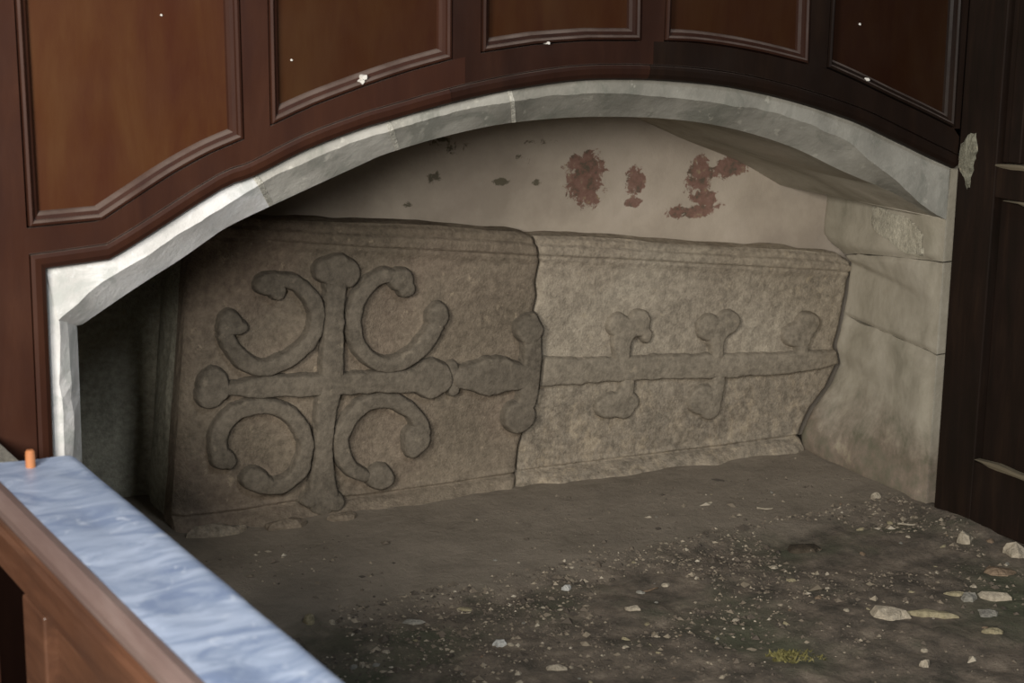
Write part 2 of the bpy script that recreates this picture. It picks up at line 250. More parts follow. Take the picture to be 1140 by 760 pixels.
def arch_stone(name, g, tint=(1, 1, 1)):
    k = NT(name); q = lambda *c: tuple(min(0.9, v*g*t) for v, t in zip(c, tint))
    c = k.ramp(k.noise(4, 6, 0.65), [(0.36, q(0.72,0.70,0.63)), (0.5, q(0.98,0.95,0.87)), (0.64, q(1.2,1.17,1.08))])
    c = k.mix(k.ramp(k.noise(9, 5, 0.65, dist=0.8), [(0.50, 0.0), (0.62, 0.6)]), c, q(0.58,0.60,0.53))
    c = k.mix(k.ramp(k.noise(30, 3, 0.6), [(0.62, 0.0), (0.68, 0.6)]), c, q(1.5,1.46,1.32))
    k.bump(k.noise(22, 6, 0.7), 0.45, 0.006)
    return k.done(c, 0.8, 0.3)
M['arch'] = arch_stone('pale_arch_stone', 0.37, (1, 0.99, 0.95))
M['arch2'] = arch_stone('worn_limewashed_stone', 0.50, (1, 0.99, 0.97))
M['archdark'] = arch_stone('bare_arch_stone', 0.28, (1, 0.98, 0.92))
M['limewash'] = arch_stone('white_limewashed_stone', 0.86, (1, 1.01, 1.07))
def soffit_mat():
    k = NT('stained_reveal_plaster')
    c = k.ramp(k.noise(3.2, 7, 0.65, dist=0.5), [(0.28, (0.20,0.18,0.135)), (0.48, (0.33,0.30,0.24)), (0.70, (0.46,0.42,0.35))])
    c = k.mix(k.ramp(k.noise(2.3, 5, 0.6), [(0.5, 0.0), (0.66, 0.5)]), c, (0.40,0.33,0.26))
    k.bump(k.noise(26, 6, 0.7), 0.4, 0.006)
    return k.done(c, 0.9, 0.2)
M['reveal'] = soffit_mat()
def reveal_low():
    k = NT('damp_reveal_stone')
    sep = k.n('ShaderNodeSeparateXYZ'); k.link(k.tc.outputs['Object'], sep.inputs[0])
    c = k.ramp(k.noise(3.6, 7, 0.65, dist=0.5), [(0.28, (0.25,0.23,0.175)), (0.48, (0.38,0.345,0.275)), (0.70, (0.50,0.46,0.38))])
    damp = k.ramp(k.math('ADD', sep.outputs['Z'], k.math('MULTIPLY', k.noise(7, 5, 0.7), 0.35)), [(0.26, 1.0), (0.42, 0.0)])
    c = k.mix(k.math('MULTIPLY', damp, 0.8), c, k.ramp(k.noise(14, 5, 0.7), [(0.35, (0.10,0.095,0.06)), (0.55, (0.20,0.15,0.115)), (0.7, (0.34,0.29,0.20))]))
    k.bump(k.noise(26, 6, 0.7), 0.4, 0.006)
    return k.done(c, 0.9, 0.2)
M['reveallow'] = reveal_low()
def plaster():
    k = NT('old_plaster_with_red_paint')
    c = k.ramp(k.noise(2.6, 6, 0.6), [(0.36, (0.34,0.29,0.235)), (0.5, (0.44,0.38,0.31)), (0.64, (0.52,0.455,0.38))])
    c = k.mix(k.ramp(k.noise(1.7, 3, 0.5), [(0.45, 0.0), (0.7, 0.5)]), c, (0.40,0.33,0.28))
    sep = k.n('ShaderNodeSeparateXYZ'); k.link(k.tc.outputs['Object'], sep.inputs[0])
    def blot(spots):
        tot = None
        for (s0, t0), rx, rz in spots:
            a = k.math('DIVIDE', k.math('SUBTRACT', sep.outputs['X'], s0), rx)
            b = k.math('DIVIDE', k.math('SUBTRACT', sep.outputs['Z'], t0), rz)
            d = k.math('ADD', k.math('MULTIPLY', a, a), k.math('MULTIPLY', b, b))
            g = k.math('MAXIMUM', k.math('SUBTRACT', 1.0, k.math('MULTIPLY', d, 0.75)), 0.0)
            tot = g if tot is None else k.math('MAXIMUM', tot, g)
        return tot
    nz = k.math('ADD', k.math('MULTIPLY', k.noise(14, 4, 0.6, dist=0.5), 0.5), k.math('MULTIPLY', k.noise(42, 5, 0.75, dist=0.8), 0.5))
    red = k.ramp(k.math('ADD', k.math('MULTIPLY', blot(STAINS[:-1]), 0.24), nz), [(0.618, 0.0), (0.648, 1.0)])
    red = k.math('MULTIPLY', red, k.ramp(blot(STAINS[:-1]), [(0.0, 0.0), (0.08, 1.0)]))
    c = k.mix(k.math('MULTIPLY', red, 0.85), c, k.ramp(k.noise(40, 4, 0.7), [(0.36, (0.065,0.050,0.032)), (0.48, (0.165,0.075,0.055)), (0.60, (0.20,0.10,0.08)), (0.70, (0.28,0.22,0.12))]))
    sp2 = DARKSTAINS+[STAINS[-1]]
    dk = k.math('MULTIPLY', k.ramp(k.math('ADD', k.math('MULTIPLY', blot(sp2), 0.20), nz), [(0.65, 0.0), (0.70, 0.85)]), k.ramp(blot(sp2), [(0.0, 0.0), (0.1, 1.0)]))
    c = k.mix(dk, c, (0.09,0.08,0.05))
    k.bump(k.math('SUBTRACT', k.noise(20, 6, 0.7), k.math('MULTIPLY', red, 0.35)), 0.35, 0.006)
    return k.done(c, 0.93, 0.2)
M['plaster'] = plaster()
def earth():
    k = NT('dusty_earth_floor')
    c = k.ramp(k.noise(3.0, 7, 0.62), [(0.3, (0.17,0.142,0.108)), (0.5, (0.215,0.18,0.14)), (0.72, (0.255,0.215,0.168))])
    sep = k.n('ShaderNodeSeparateXYZ'); k.link(k.tc.outputs['Object'], sep.inputs[0])
    edge = k.math('ADD', sep.outputs['Y'], k.math('MULTIPLY', k.noise(4, 5, 0.7), 0.35))
    front = k.ramp(k.math('SUBTRACT', edge, 3.0), [(0.48, 1.0), (0.60, 0.0)])
    rough = k.ramp(k.noise(11, 7, 0.75), [(0.36, (0.040,0.035,0.028)), (0.47, (0.095,0.078,0.061)), (0.56, (0.14,0.112,0.086)), (0.66, (0.22,0.18,0.137))])
    c = k.mix(0.4, c, k.ramp(k.noise(7, 6, 0.7, dist=0.6), [(0.33, (0.10,0.085,0.066)), (0.5, (0.20,0.168,0.13)), (0.68, (0.27,0.228,0.178))]))
    c = k.mix(k.math('MULTIPLY', front, 0.85), c, rough)
    green = k.math('MULTIPLY', k.ramp(k.noise(2.4, 5, 0.6), [(0.5, 0.0), (0.66, 0.75)]), front)
    c = k.mix(green, c, (0.075,0.082,0.05))
    c = k.mix(k.ramp(k.noise(48, 4, 0.7), [(0.66, 0.0), (0.74, 0.45)]), c, (0.26,0.215,0.15))
    k.bump(k.math('ADD', k.noise(40, 6, 0.75), k.math('MULTIPLY', k.noise(12, 4, 0.7), 1.2)), 0.55, 0.010)
    return k.done(c, 0.95, 0.15)
M['earth'] = earth()
def island(name, stops, rough=0.9):
    k = NT(name); g = k.n('ShaderNodeNewGeometry')
    c = k.ramp(g.outputs['Random Per Island'], stops)
    return k.done(c, rough, 0.2)
M['grit'] = island('mixed_grit', [(0.0, (0.06,0.05,0.04)), (0.5, (0.13,0.105,0.08)), (0.85, (0.20,0.165,0.12)), (0.97, (0.32,0.27,0.2)), (1.0, (0.42,0.37,0.29))])
M['chip'] = stone('pale_plaster_chip', (0.27,0.23,0.17), (0.36,0.31,0.235), (0.45,0.39,0.30))
M['chipgrey'] = stone('grey_slate_chip', (0.17,0.16,0.135), (0.24,0.225,0.19), (0.30,0.285,0.24))
M['chipyellow'] = stone('yellowish_chip', (0.20,0.17,0.105), (0.28,0.24,0.15), (0.36,0.31,0.20))
M['chipbrown'] = stone('brown_tile_chip', (0.13,0.09,0.06), (0.21,0.15,0.10), (0.28,0.20,0.14))
M['shell'] = stone('white_shell', (0.36,0.35,0.32), (0.46,0.45,0.42), (0.54,0.53,0.5))
M['dark'] = stone('dark_rotten_wood', (0.03,0.025,0.018), (0.055,0.043,0.03), (0.085,0.066,0.046))
M['moss'] = stone('yellow_green_moss', (0.09,0.085,0.03), (0.17,0.15,0.055), (0.27,0.24,0.10))
def streaked_top():
    k = NT('pale_blue_grey_streaked_top')  # pale blue-grey base with streaks and lighter spots
    c = k.ramp(k.noise(7, 7, 0.62, stretch=(1.0, 2.2, 1), dist=1.6), [(0.38, (0.19,0.25,0.385)), (0.5, (0.285,0.35,0.48)), (0.62, (0.39,0.46,0.60))])
    c = k.mix(k.ramp(k.noise(16, 5, 0.65, dist=1.0), [(0.60, 0.0), (0.68, 0.7)]), c, (0.56,0.62,0.72))
    k.bump(k.noise(14, 4, 0.6), 0.12, 0.004)
    return k.done(c, 0.38, 0.5)
M['railtop'] = streaked_top()
M['speck'] = NT('white_paint_speck').done((0.75, 0.72, 0.66), 0.6)

# ================================================================== THE SETTING
WY = 3.30
Oz = curve_fn([tuple(p) for p in ARCH_OUT[:2]]+[tuple(p) for p in smooth_path([tuple(p) for p in ARCH_OUT[1:]], 6)][1:])
Mz = curve_fn([tuple(p) for p in smooth_path([tuple(p) for p in ARCH_MID], 6)]); Iz = curve_fn([tuple(p) for p in smooth_path([tuple(p) for p in ARCH_IN], 6)])

# --- earth floor
def floor_h(x, y):
    edge = 3.34+0.05*fbm(x*3, y*0+1.7, 3, 3)
    fr = 1-sstep(-0.05, 0.06, y-edge)
    z = 0.003*fbm(x*4, y*4, 5, 4)
    z = z + fr*(-0.012+0.010*fbm(x*6, y*6, 8, 4)+0.006*fbm(x*24, y*24, 21, 3))
    z = z + 0.02*np.exp(-((3.30-x)/0.10)**2)*np.exp(-((y-3.2)/0.25)**2)
    z = z + 0.004*np.exp(-((y-(P0[1]+(P0[0]-x)*math.tan(math.radians(6))-0.02))/0.03)**2)*(0.35+0.65*fbm(x*7, y*0, 31, 3))
    return z
nx, ny = 400, 300
gx, gy = np.meshgrid(np.linspace(-0.2, 4.3, nx), np.linspace(0.6, 4.5, ny))
gz = floor_h(gx, gy)
o = mesh_obj('floor', np.stack([gx, gy, gz], -1).reshape(-1, 3), grid_faces(nx, ny), M['earth'], None, True)
tag(o, 'dusty brown earth floor littered with rubble', kind='structure')

# --- panelled front wall: masonry core, then joinery
xs = np.linspace(0.95, 3.42, 60)
v = []
for x in xs:
    zz = float(Oz(min(max(x, 0.957), 3.2746)))+0.03
    v += [(x, WY+0.035, zz), (x, WY+0.035, 1.9), (x, WY+0.4, zz), (x, WY+0.4, 1.9)]
f = []
for i in range(len(xs)-1):
    a = i*4; b = a+4
    f += [(a, b, b+1, a+1), (a+2, a+3, b+3, b+2), (a, a+2, b+2, b), (a+1, b+1, b+3, a+3)]
k = len(v)
v += [(0.1, WY+0.035, 0), (0.95, WY+0.035, 0), (0.95, WY+0.035, 1.9), (0.1, WY+0.035, 1.9), (0.1, WY+0.4, 0), (0.95, WY+0.4, 0), (0.95, WY+0.4, 1.9), (0.1, WY+0.4, 1.9)]
f += [(k, k+1, k+2, k+3), (k+5, k+4, k+7, k+6), (k+3, k+2, k+6, k+7)]
wall = tag(mesh_obj('wall_front', v, f, M['wooddark']), 'dark oak panelled wall framing the arched recess', kind='structure')

FY = WY-0.014         # face of stiles and rails
TOP = 1.80
pb = []               # lower line of the panels
for q in PANELS: pb += q[1:-1]
pbz = curve_fn(pb)
# arched rail between the panel feet and the arch
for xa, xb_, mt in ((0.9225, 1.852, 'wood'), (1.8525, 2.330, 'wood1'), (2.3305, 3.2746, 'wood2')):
    xs = np.linspace(xa, xb_, 44); v = []; f = []
    for x in xs:
        lo = float(Oz(x))+0.034*math.hypot(1, (float(Oz(x+.01))-float(Oz(x-.01)))/.02); hi = max(float(pbz(x)), lo+0.004)
        v += [(x, FY, lo), (x, FY, hi), (x, WY+0.03, lo), (x, WY+0.03, hi)]
    for i in range(len(xs)-1):
        a = i*4; b = a+4
        f += [(a, b, b+1, a+1), (a, a+2, b+2, b), (a+1, b+1, b+3, a+3)]
    f += [(0, 1, 3, 2), tuple(len(v)-4+i for i in (0, 2, 3, 1))]
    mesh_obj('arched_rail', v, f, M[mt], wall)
# stiles
prism_xz('stile', [(0.1, 0.0), (0.9165, 0.0), (0.9225, 0.885), (0.9225, 0.930), (0.9200, 0.930), (0.9150, TOP), (0.1, TOP)], FY, WY+0.03, M['wood'], wall)
for a, b in zip(PANELS[:-1], PANELS[1:]):
    x0, z0 = a[-2]; x1, z1 = b[1]
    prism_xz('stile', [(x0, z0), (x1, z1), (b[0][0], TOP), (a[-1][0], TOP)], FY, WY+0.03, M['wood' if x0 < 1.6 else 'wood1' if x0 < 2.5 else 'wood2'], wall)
x0, z0 = PANELS[-1][-2]
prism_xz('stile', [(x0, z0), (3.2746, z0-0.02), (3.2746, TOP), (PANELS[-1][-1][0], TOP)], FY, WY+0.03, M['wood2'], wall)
for pi, q in enumerate(PANELS):
    poly = [(q[0][0], TOP)]+[tuple(p) for p in q[1:-1]]+[(q[-1][0], TOP)]
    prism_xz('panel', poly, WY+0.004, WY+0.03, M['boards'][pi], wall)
    bot = [tuple(p) for p in q[1:-1]]
    if len(bot) > 4 and q is not PANELS[0]:
        bot = [tuple(p) for p in smooth_path(bot, 3)]
    elif q is PANELS[0]:
        bot = bot[:2]+[tuple(p) for p in smooth_path(bot[1:], 3)][1:]
    path = [(q[0][0], TOP)]+bot+[(q[-1][0], TOP)]
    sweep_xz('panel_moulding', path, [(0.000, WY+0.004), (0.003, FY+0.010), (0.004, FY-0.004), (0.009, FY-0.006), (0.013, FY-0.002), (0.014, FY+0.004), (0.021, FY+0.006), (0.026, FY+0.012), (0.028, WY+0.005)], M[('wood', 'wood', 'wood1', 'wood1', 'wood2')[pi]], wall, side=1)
# roll moulding along the wooden edge of the arch
arch_edge = [(0.950, 0.0)]+[tuple(ARCH_OUT[0])]+[tuple(p) for p in smooth_path([tuple(p) for p in ARCH_OUT[1:]], 3)]
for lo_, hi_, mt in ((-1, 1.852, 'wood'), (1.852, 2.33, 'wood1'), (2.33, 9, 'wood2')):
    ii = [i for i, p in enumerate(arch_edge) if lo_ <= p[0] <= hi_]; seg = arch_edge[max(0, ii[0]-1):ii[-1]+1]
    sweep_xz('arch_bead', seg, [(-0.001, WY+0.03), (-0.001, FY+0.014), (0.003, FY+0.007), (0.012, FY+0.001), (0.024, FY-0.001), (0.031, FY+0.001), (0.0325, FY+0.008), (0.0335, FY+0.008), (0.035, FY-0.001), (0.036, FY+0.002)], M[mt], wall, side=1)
for (x, z, r) in SPECKS:
    a = np.linspace(0, 2*math.pi, 9)[:-1]; rr = [r*rng.uniform(0.6, 1.2) for _ in a]
    poly = [(x+rr[i]*math.cos(t), z+rr[i]*math.sin(t)) for i, t in enumerate(a)]
    prism_xz('paint_speck', poly, FY-0.009 if r > 0.003 else WY+0.001, WY+0.006, M['speck'], wall)

# --- stone arch
arch = empty('trim_1', (2.1, WY, 0)); tag(arch, 'limewashed stone arch with chamfered edge around the recess', kind='structure')
AO = np.array(arch.location)
BACK = 4.62
def arch_section(q):
    xo = 0.9563+q*(3.2746-0.9563); xm = 0.9789+q*(3.275-0.9789); xi = 1.0341+q*(3.30-1.0341)
    zo = float(Oz(xo)); zm = float(Mz(xm)); zi = float(Iz(xi))
    e = 0.005*float(fbm(q*50, 0.3, 2, 3)); g = 0.008*float(fbm(q*40, 1.3, 4, 3))
    fy = WY+0.012+0.003*float(vnoise(q*30, 2.2, 6))
    md = 0.5*(np.array((xm, zm))+np.array((xi, zi)))
    return [(xo, WY+0.03, zo+0.03), (xo, fy, zo+0.006), (xm, fy+0.002, zm+e), (md[0], fy+0.034, md[1]+g), (xi, WY+0.075, zi), (xi, WY+0.40, zi+0.004), (xi, BACK, zi+0.004), (xo, BACK, zo+0.05)]
def arch_piece(name, q0, q1, mat):
    n = max(3, int((q1-q0)*220)); v = []; f = []
    for i in range(n+1):
        v += [np.array(p)-AO for p in arch_section(q0+(q1-q0)*i/n)]
    K = 8
    for i in range(n):
        for j in range(K): f.append((i*K+j, (i+1)*K+j, (i+1)*K+(j+1) % K, i*K+(j+1) % K))
    f += [tuple(range(K)), tuple(range(n*K+K-1, n*K-1, -1))]
    o = mesh_obj(name, v, f, mat, arch)
    o.data.polygons.foreach_set('use_smooth', [True]*(n*K)+[False]*2); o.data.set_sharp_from_angle(angle=0.5)
    o.data.materials.append(M['reveal'])
    for p in o.data.polygons:
        if p.center.y > 0.085: p.material_index = 1
    return o
qj = [0.0]+[(x-0.9563)/(3.2746-0.9563) for x, z in JOINTS]+[1.0]
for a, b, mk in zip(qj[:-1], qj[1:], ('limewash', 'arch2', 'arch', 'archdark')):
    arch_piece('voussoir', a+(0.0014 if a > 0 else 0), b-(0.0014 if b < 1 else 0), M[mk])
for a in qj[1:-1]:
    o = arch_piece('mortar_joint', a-0.0022, a+0.0022, M['mortar'])
    for v_ in o.data.vertices: v_.co.y += -0.001
# left jamb below the springing
n = 24; v = []; f = []
for i in range(n+1):
    z = 0.005+(1-i/n)*0.0+ i/n*0.86
    zz = z
    w = 0.004*float(vnoise(zz*18, 3.1, 9)); w2 = 0.004*float(vnoise(zz*22, 5.1, 12))
    xo = np.interp(zz, [0, .848], [0.947, 0.9563]); xm = np.interp(zz, [0, .7414], [0.968, 0.9789]); xi = np.interp(zz, [0, .72], [1.027, 1.0341])
    ztop = zz
    sec = [(xo-0.03, WY+0.03), (xo, WY+0.013), (xm+w, WY+0.014), ((xm+xi)/2+w2, WY+0.035), (xi, WY+0.075), (xi, BACK), (xo-0.03, BACK)]
    zt = [0.86, 0.848, 0.7414, 0.731, 0.7201, 0.7201, 0.86]
    v += [np.array((x, y, i/n*zt[j]))-AO for j, (x, y) in enumerate(sec)]
K = 7
for i in range(n):
    for j in range(K): f.append((i*K+j, i*K+(j+1) % K, (i+1)*K+(j+1) % K, (i+1)*K+j))
f += [tuple(range(K-1, -1, -1)), tuple(range(n*K, n*K+K))]
o = mesh_obj('jamb_stone', v, f, M['limewash'], arch)

# --- slab frame: s along the slab, t up, h toward the viewer
BETA = math.radians(6.0)
def slab_to_world(s, h, t):
    return (P0[0]+s*math.cos(BETA)-h*math.sin(BETA), P0[1]-s*math.sin(BETA)-h*math.cos(BETA), t)
LEDGE = lambda t: np.interp(t, [p[1] for p in LEFTEDGE][::-1], [p[0] for p in LEFTEDGE][::-1])+0.010
# back wall plaster (0.1 behind the slab face)
nu, nv = 260, 110
gs, gt = np.meshgrid(np.linspace(0, 1, nu), np.linspace(-0.05, 1.16, nv))
gs = LEDGE(gt)+(0.32-LEDGE(gt))*gs
hh = -0.112+0.010*fbm(gs*3, gt*3, 41, 5)
bw = mesh_obj('wall_back', np.stack([gs, -hh, gt], -1).reshape(-1, 3), grid_faces(nu, nv), M['plaster'], None, True)
# dark cavity left of the slab: rough masonry return, then its back
nu, nv = 40, 110
gs, gt = np.meshgrid(np.linspace(0, 1, nu), np.linspace(-0.05, 1.16, nv))
ret = np.stack([LEDGE(gt)-0.010*np.sin(gs*math.pi)*(1+fbm(gs*4, gt*9, 47, 4)), 0.104+0.20*gs, gt], -1).reshape(-1, 3)
cav = [(-1.75, 0.30, -0.05), (-2.7, 0.30, -0.05), (-2.7, 0.30, 1.16), (-1.75, 0.30, 1.16)]
wl = mesh_obj('wall_left', np.concatenate([ret, np.array(cav)]), grid_faces(nu, nv)+[tuple(nu*nv+i for i in (1, 0, 3, 2))], M['rubble'])
wl.data.polygons.foreach_set('use_smooth', [True]*len(wl.data.polygons))
wl.location = (P0[0], P0[1], 0); wl.rotation_euler = (0, 0, -BETA)
tag(wl, 'dark rough masonry at the left end of the recess', kind='structure')
bw.location = (P0[0], P0[1], 0); bw.rotation_euler = (0, 0, -BETA)
tag(bw, 'old plastered back wall of the recess with red paint remnants', kind='structure')
# --- right reveal in three stones
re_s = [p[0] for p in RIGHTEDGE]; re_t = [p[1] for p in RIGHTEDGE]
def right_edge(t):
    return np.interp(t, re_t[::-1], re_s[::-1])
rev = empty('wall_right', (3.31, 3.6, 0)); tag(rev, 'pale stone side of the recess beside the slab foot', kind='structure')
RO = np.array(rev.location)
def reveal_stone(z0f, z1f, z0b, z1b, mat, lift, seed, patch=None):
    nu, nv = (90, 80) if patch else (60, 40); v = []
    u = np.linspace(0, 1, nu); w = np.linspace(0, 1, nv); U, V = np.meshgrid(u, w)
    z = (z0f+(z1f-z0f)*V)*(1-U)+(z0b+(z1b-z0b)*V)*U
    z = z + (V*(1-V)*0 + 0.006*fbm(U*5, V*0, seed+5, 3)*sstep(0, 1, V))
    se = right_edge(np.clip(z, 0, 0.56))
    xb = P0[0]+se*math.cos(BETA)+0.002
    yb = P0[1]-se*math.sin(BETA)+0.012
    yb = yb + 0.10*sstep(0.55, 0.62, z)
    x = 3.276+(xb-3.276)*U; y = WY+0.014+(yb-WY-0.014)*U
    bul = lift*sstep(0, 0.06, V)*sstep(0, 0.06, 1-V)*sstep(0, 0.03, 1-U)
    x = x - bul*sstep(0, .1, U) - 0.012*fbm(y*5, z*5, seed, 5)*sstep(0, 0.12, U)
    if patch:
        cy, cz, ry, rz = patch
        d = ((y-cy)/ry)**4+((z-cz-0.10*(y-cy))/rz)**4+0.9*fbm(y*14, z*14, 91, 3)
        keep = d < 1.0; idm = -np.ones(x.shape, int); idm[keep] = np.arange(keep.sum())
        q = np.stack([idm[:-1, :-1], idm[1:, :-1], idm[1:, 1:], idm[:-1, 1:]], -1).reshape(-1, 4); q = q[(q >= 0).all(1)]
        x = x-0.005*sstep(1.0, 0.75, d)+0.001
        return mesh_obj('plaster_patch', np.stack([x[keep], y[keep], z[keep]], -1)-RO, q, mat, rev, True)
    top = np.stack([x, y, z], -1).reshape(-1, 3)
    ring = [j*nu for j in range(nv)]  # closing rim, pushed into the masonry
    idx = list(range(nu))+[j*nu+nu-1 for j in range(1, nv)]+[(nv-1)*nu+i for i in range(nu-2, -1, -1)]+[j*nu for j in range(nv-2, 0, -1)]
    k = len(top); rim = [top[i]+np.array((0.08, 0.0, 0)) for i in idx]; rimf = [top[i] for i in idx]
    n = len(idx); allv = np.concatenate([top, np.array(rimf), np.array(rim)])-RO
    f = [tuple(reversed(q)) for q in grid_faces(nu, nv)]+[(k+i, k+(i+1) % n, k+n+(i+1) % n, k+n+i) for i in range(n)]
    o = mesh_obj('reveal_stone', allv, f, mat, rev)
    o.data.polygons.foreach_set('use_smooth', [i < (nu-1)*(nv-1) for i in range(len(o.data.polygons))])
    return o
reveal_stone(-0.02, 0.408, -0.02, 0.385, M['reveallow'], 0.010, 51)
reveal_stone(0.412, 0.655, 0.388, 0.560, M['reveallow'], 0.008, 61)
reveal_stone(0.656, 0.915, 0.564, 0.93, M['reveallow'], 0.012, 71)
reveal_stone(0.656, 0.915, 0.564, 0.93, M['patch'], 0.012, 71, patch=(3.55, 0.70, 0.15, 0.045))

# ================================================================== GRAVE SLAB
tops = curve_fn(TOPL); arr = curve_fn(ARRIS); low = curve_fn(LOW)
cr_t = [p[1] for p in CRACK][::-1]; cr_s = [p[0] for p in CRACK][::-1]
le_t = [p[1] for p in LEFTEDGE][::-1]; le_s = [p[0] for p in LEFTEDGE][::-1]
crack_s = lambda t: np.interp(t, cr_t, cr_s)
left_s = lambda t: np.interp(t, le_t, le_s)
def base_h(s, t, rough):
    a = arr(s); tp = tops(s); lo = low(s)
    h = -0.009*sstep(0.0, 0.03, a-t)*sstep(0.0, 0.02, t-lo)        # sunk field inside the margins
    h = h + 0.004*fbm(s*4, t*4, 81, 3)
    for cx, cz, rr in RINGS: h = h - 0.009*sstep(rr, rr*0.25, np.hypot(s-cx, t-cz))
    return h
def surface_h(s, t, L, R, rough):
    a = arr(s); tp = tops(s); lo = low(s)
    h = base_h(s, t, rough)
    q = np.clip((t-a)/np.maximum(tp-a, 1e-4), 0, 1)
    h = h + 0.006*sstep(0.0, 0.10, q)*(q > 0) - 0.012*sstep(0.50, 0.62, q) - 0.012*sstep(0.8, 1.0, q)
    h = h - 0.005*np.exp(-((q-0.56)/0.05)**2)*(q > 0)
    h = h - 0.004*np.exp(-((t-a+0.002)/0.003)**2)
    p = np.clip((lo-t)/0.03, 0, 1)
    h = h + 0.048*p*(0.8+0.5*fbm(s*9, t*9, 95, 3)) - 0.013*np.exp(-((t-lo)/0.004)**2)
    h = h + rough*0.0022*fbm(s*38, t*38, 85, 3)*sstep(-0.2, 0.4, fbm(s*3, t*3, 99, 2)) + rough*0.0022*np.minimum(0, fbm(s*11, t*11, 88, 3)+0.15)*3
    e = np.minimum(s-L, R-s)
    h = h - 0.010*np.exp(-np.maximum(e, 0)/0.005)
    return h
def make_slab(parent, Lf, Rf, mat, rough, left_bevel, seed, nu, nv, s_org):
    u, w = np.meshgrid(np.linspace(0, 1, nu), np.linspace(0, 1, nv))
    t = w*0.65
    for _ in range(8):
        L = Lf(t); R = Rf(t); s = L+(R-L)*u; t = -0.02+(tops(s)+0.02)*w
    t = t + 0.005*fbm(s*5, t*0, seed+1, 3)*sstep(0.9, 1.0, w)
    h = surface_h(s, t, L, R, rough)
    if left_bevel: h = h - 0.020*np.clip(1-(s-L)/0.028, 0, 1)
    fr = np.stack([s-s_org, -h, t], -1).reshape(-1, 3)
    idx = list(range(nu))+[j*nu+nu-1 for j in range(1, nv)]+[(nv-1)*nu+i for i in range(nu-2, -1, -1)]+[j*nu for j in range(nv-2, 0, -1)]
    n = len(idx); k = len(fr); steps = 5; rows = []
    for r in range(steps+1):
        y = r/steps
        row = fr[idx].copy(); nz = 0.005*np.array([float(vnoise(i*0.06, r*0.9, seed)) for i in range(n)])*(0 < r)
        row[:, 1] = row[:, 1]+(0.105-row[:, 1])*y
        row[:, 2] += nz; row[:, 0] += nz*0.7
        rows.append(row)
    v = np.concatenate([fr]+rows)
    f = grid_faces(nu, nv)
    for r in range(steps):
        o1 = k+r*n; o2 = k+(r+1)*n
        f += [(o1+(i+1) % n, o1+i, o2+i, o2+(i+1) % n) for i in range(n)]
    f.append(tuple(k+steps*n+i for i in range(n)))
    o = mesh_obj('slab_body', v, f, mat, parent)
    ng = (nu-1)*(nv-1)
    o.data.polygons.foreach_set('use_smooth', [i < ng for i in range(len(o.data.polygons))])
    return o
def seg_sdf(X, Y, path):
    d = np.full(X.shape, 9.0)
    for (x0, y0, a), (x1, y1, b) in zip(path[:-1], path[1:]):
        dx, dy = x1-x0, y1-y0; L2 = dx*dx+dy*dy+1e-12
        q = np.clip(((X-x0)*dx+(Y-y0)*dy)/L2, 0, 1)
        d = np.minimum(d, np.hypot(X-x0-q*dx, Y-y0-q*dy)-(a+(b-a)*q))
    return d
def blob_sdf(X, Y, b):
    x, y, rx, ry = b; q = np.hypot((X-x)/rx, (Y-y)/ry)
    return (q-1)*min(rx, ry)
def smin(a, b, k=0.010):
    h = np.clip(0.5+0.5*(b-a)/k, 0, 1); return b*(1-h)+a*h-k*h*(1-h)
def relief(name, parent, paths, blobs, mat, H, s_org, rough, label=None, step=0.0032, seed=0, dome=0.003, clip=None, off=None):
    xs_ = []; ys_ = []
    for p in paths:
        xs_ += [q[0]-q[2] for q in p]+[q[0]+q[2] for q in p]; ys_ += [q[1]-q[2] for q in p]+[q[1]+q[2] for q in p]
    for b in blobs: xs_ += [b[0]-b[2], b[0]+b[2]]; ys_ += [b[1]-b[3], b[1]+b[3]]
    X, Y = np.meshgrid(np.arange(min(xs_)-0.012, max(xs_)+0.012, step), np.arange(max(0.0, min(ys_)-0.012), max(ys_)+0.012, step))
    d = None
    for p in paths:
        e = seg_sdf(X, Y, [tuple(q) for q in smooth_path(p, 5)]); d = e if d is None else smin(d, e)
    for b in blobs:
        e = blob_sdf(X, Y, b); d = e if d is None else smin(d, e, 0.004)
    d = d + 0.0032*fbm(X*42, Y*42, 120+seed, 2) + 0.0030*fbm(X*16, Y*16, 133+seed, 2)
    if clip is not None: d = np.maximum(d, clip(X, Y))
    e = -d
    w = 0.0075
    q = np.clip(e/w, 0, 1)
    prof = np.where(e > 0, H*np.sqrt(np.clip(1-(1-q)**2.4, 0, 1)), e*2.2)
    prof = prof + dome*np.clip(e/0.03, 0, 1) + 0.0012*fbm(X*30, Y*30, 140+seed, 3)*(e > 0)
    h = base_h(X, Y, rough)+prof
    keep = e > -0.0065
    idm = -np.ones(X.shape, int); idm[keep] = np.arange(keep.sum())
    a, b, c, dd = idm[:-1, :-1], idm[:-1, 1:], idm[1:, 1:], idm[1:, :-1]
    ok = (a >= 0) & (b >= 0) & (c >= 0) & (dd >= 0)
    f = np.stack([a[ok], b[ok], c[ok], dd[ok]], -1)
    v = np.stack([X[keep]-s_org, -h[keep], Y[keep]], -1)
    o = mesh_obj(name, v, f, mat, off or parent, True)
    if label: o['label'] = label
    return o

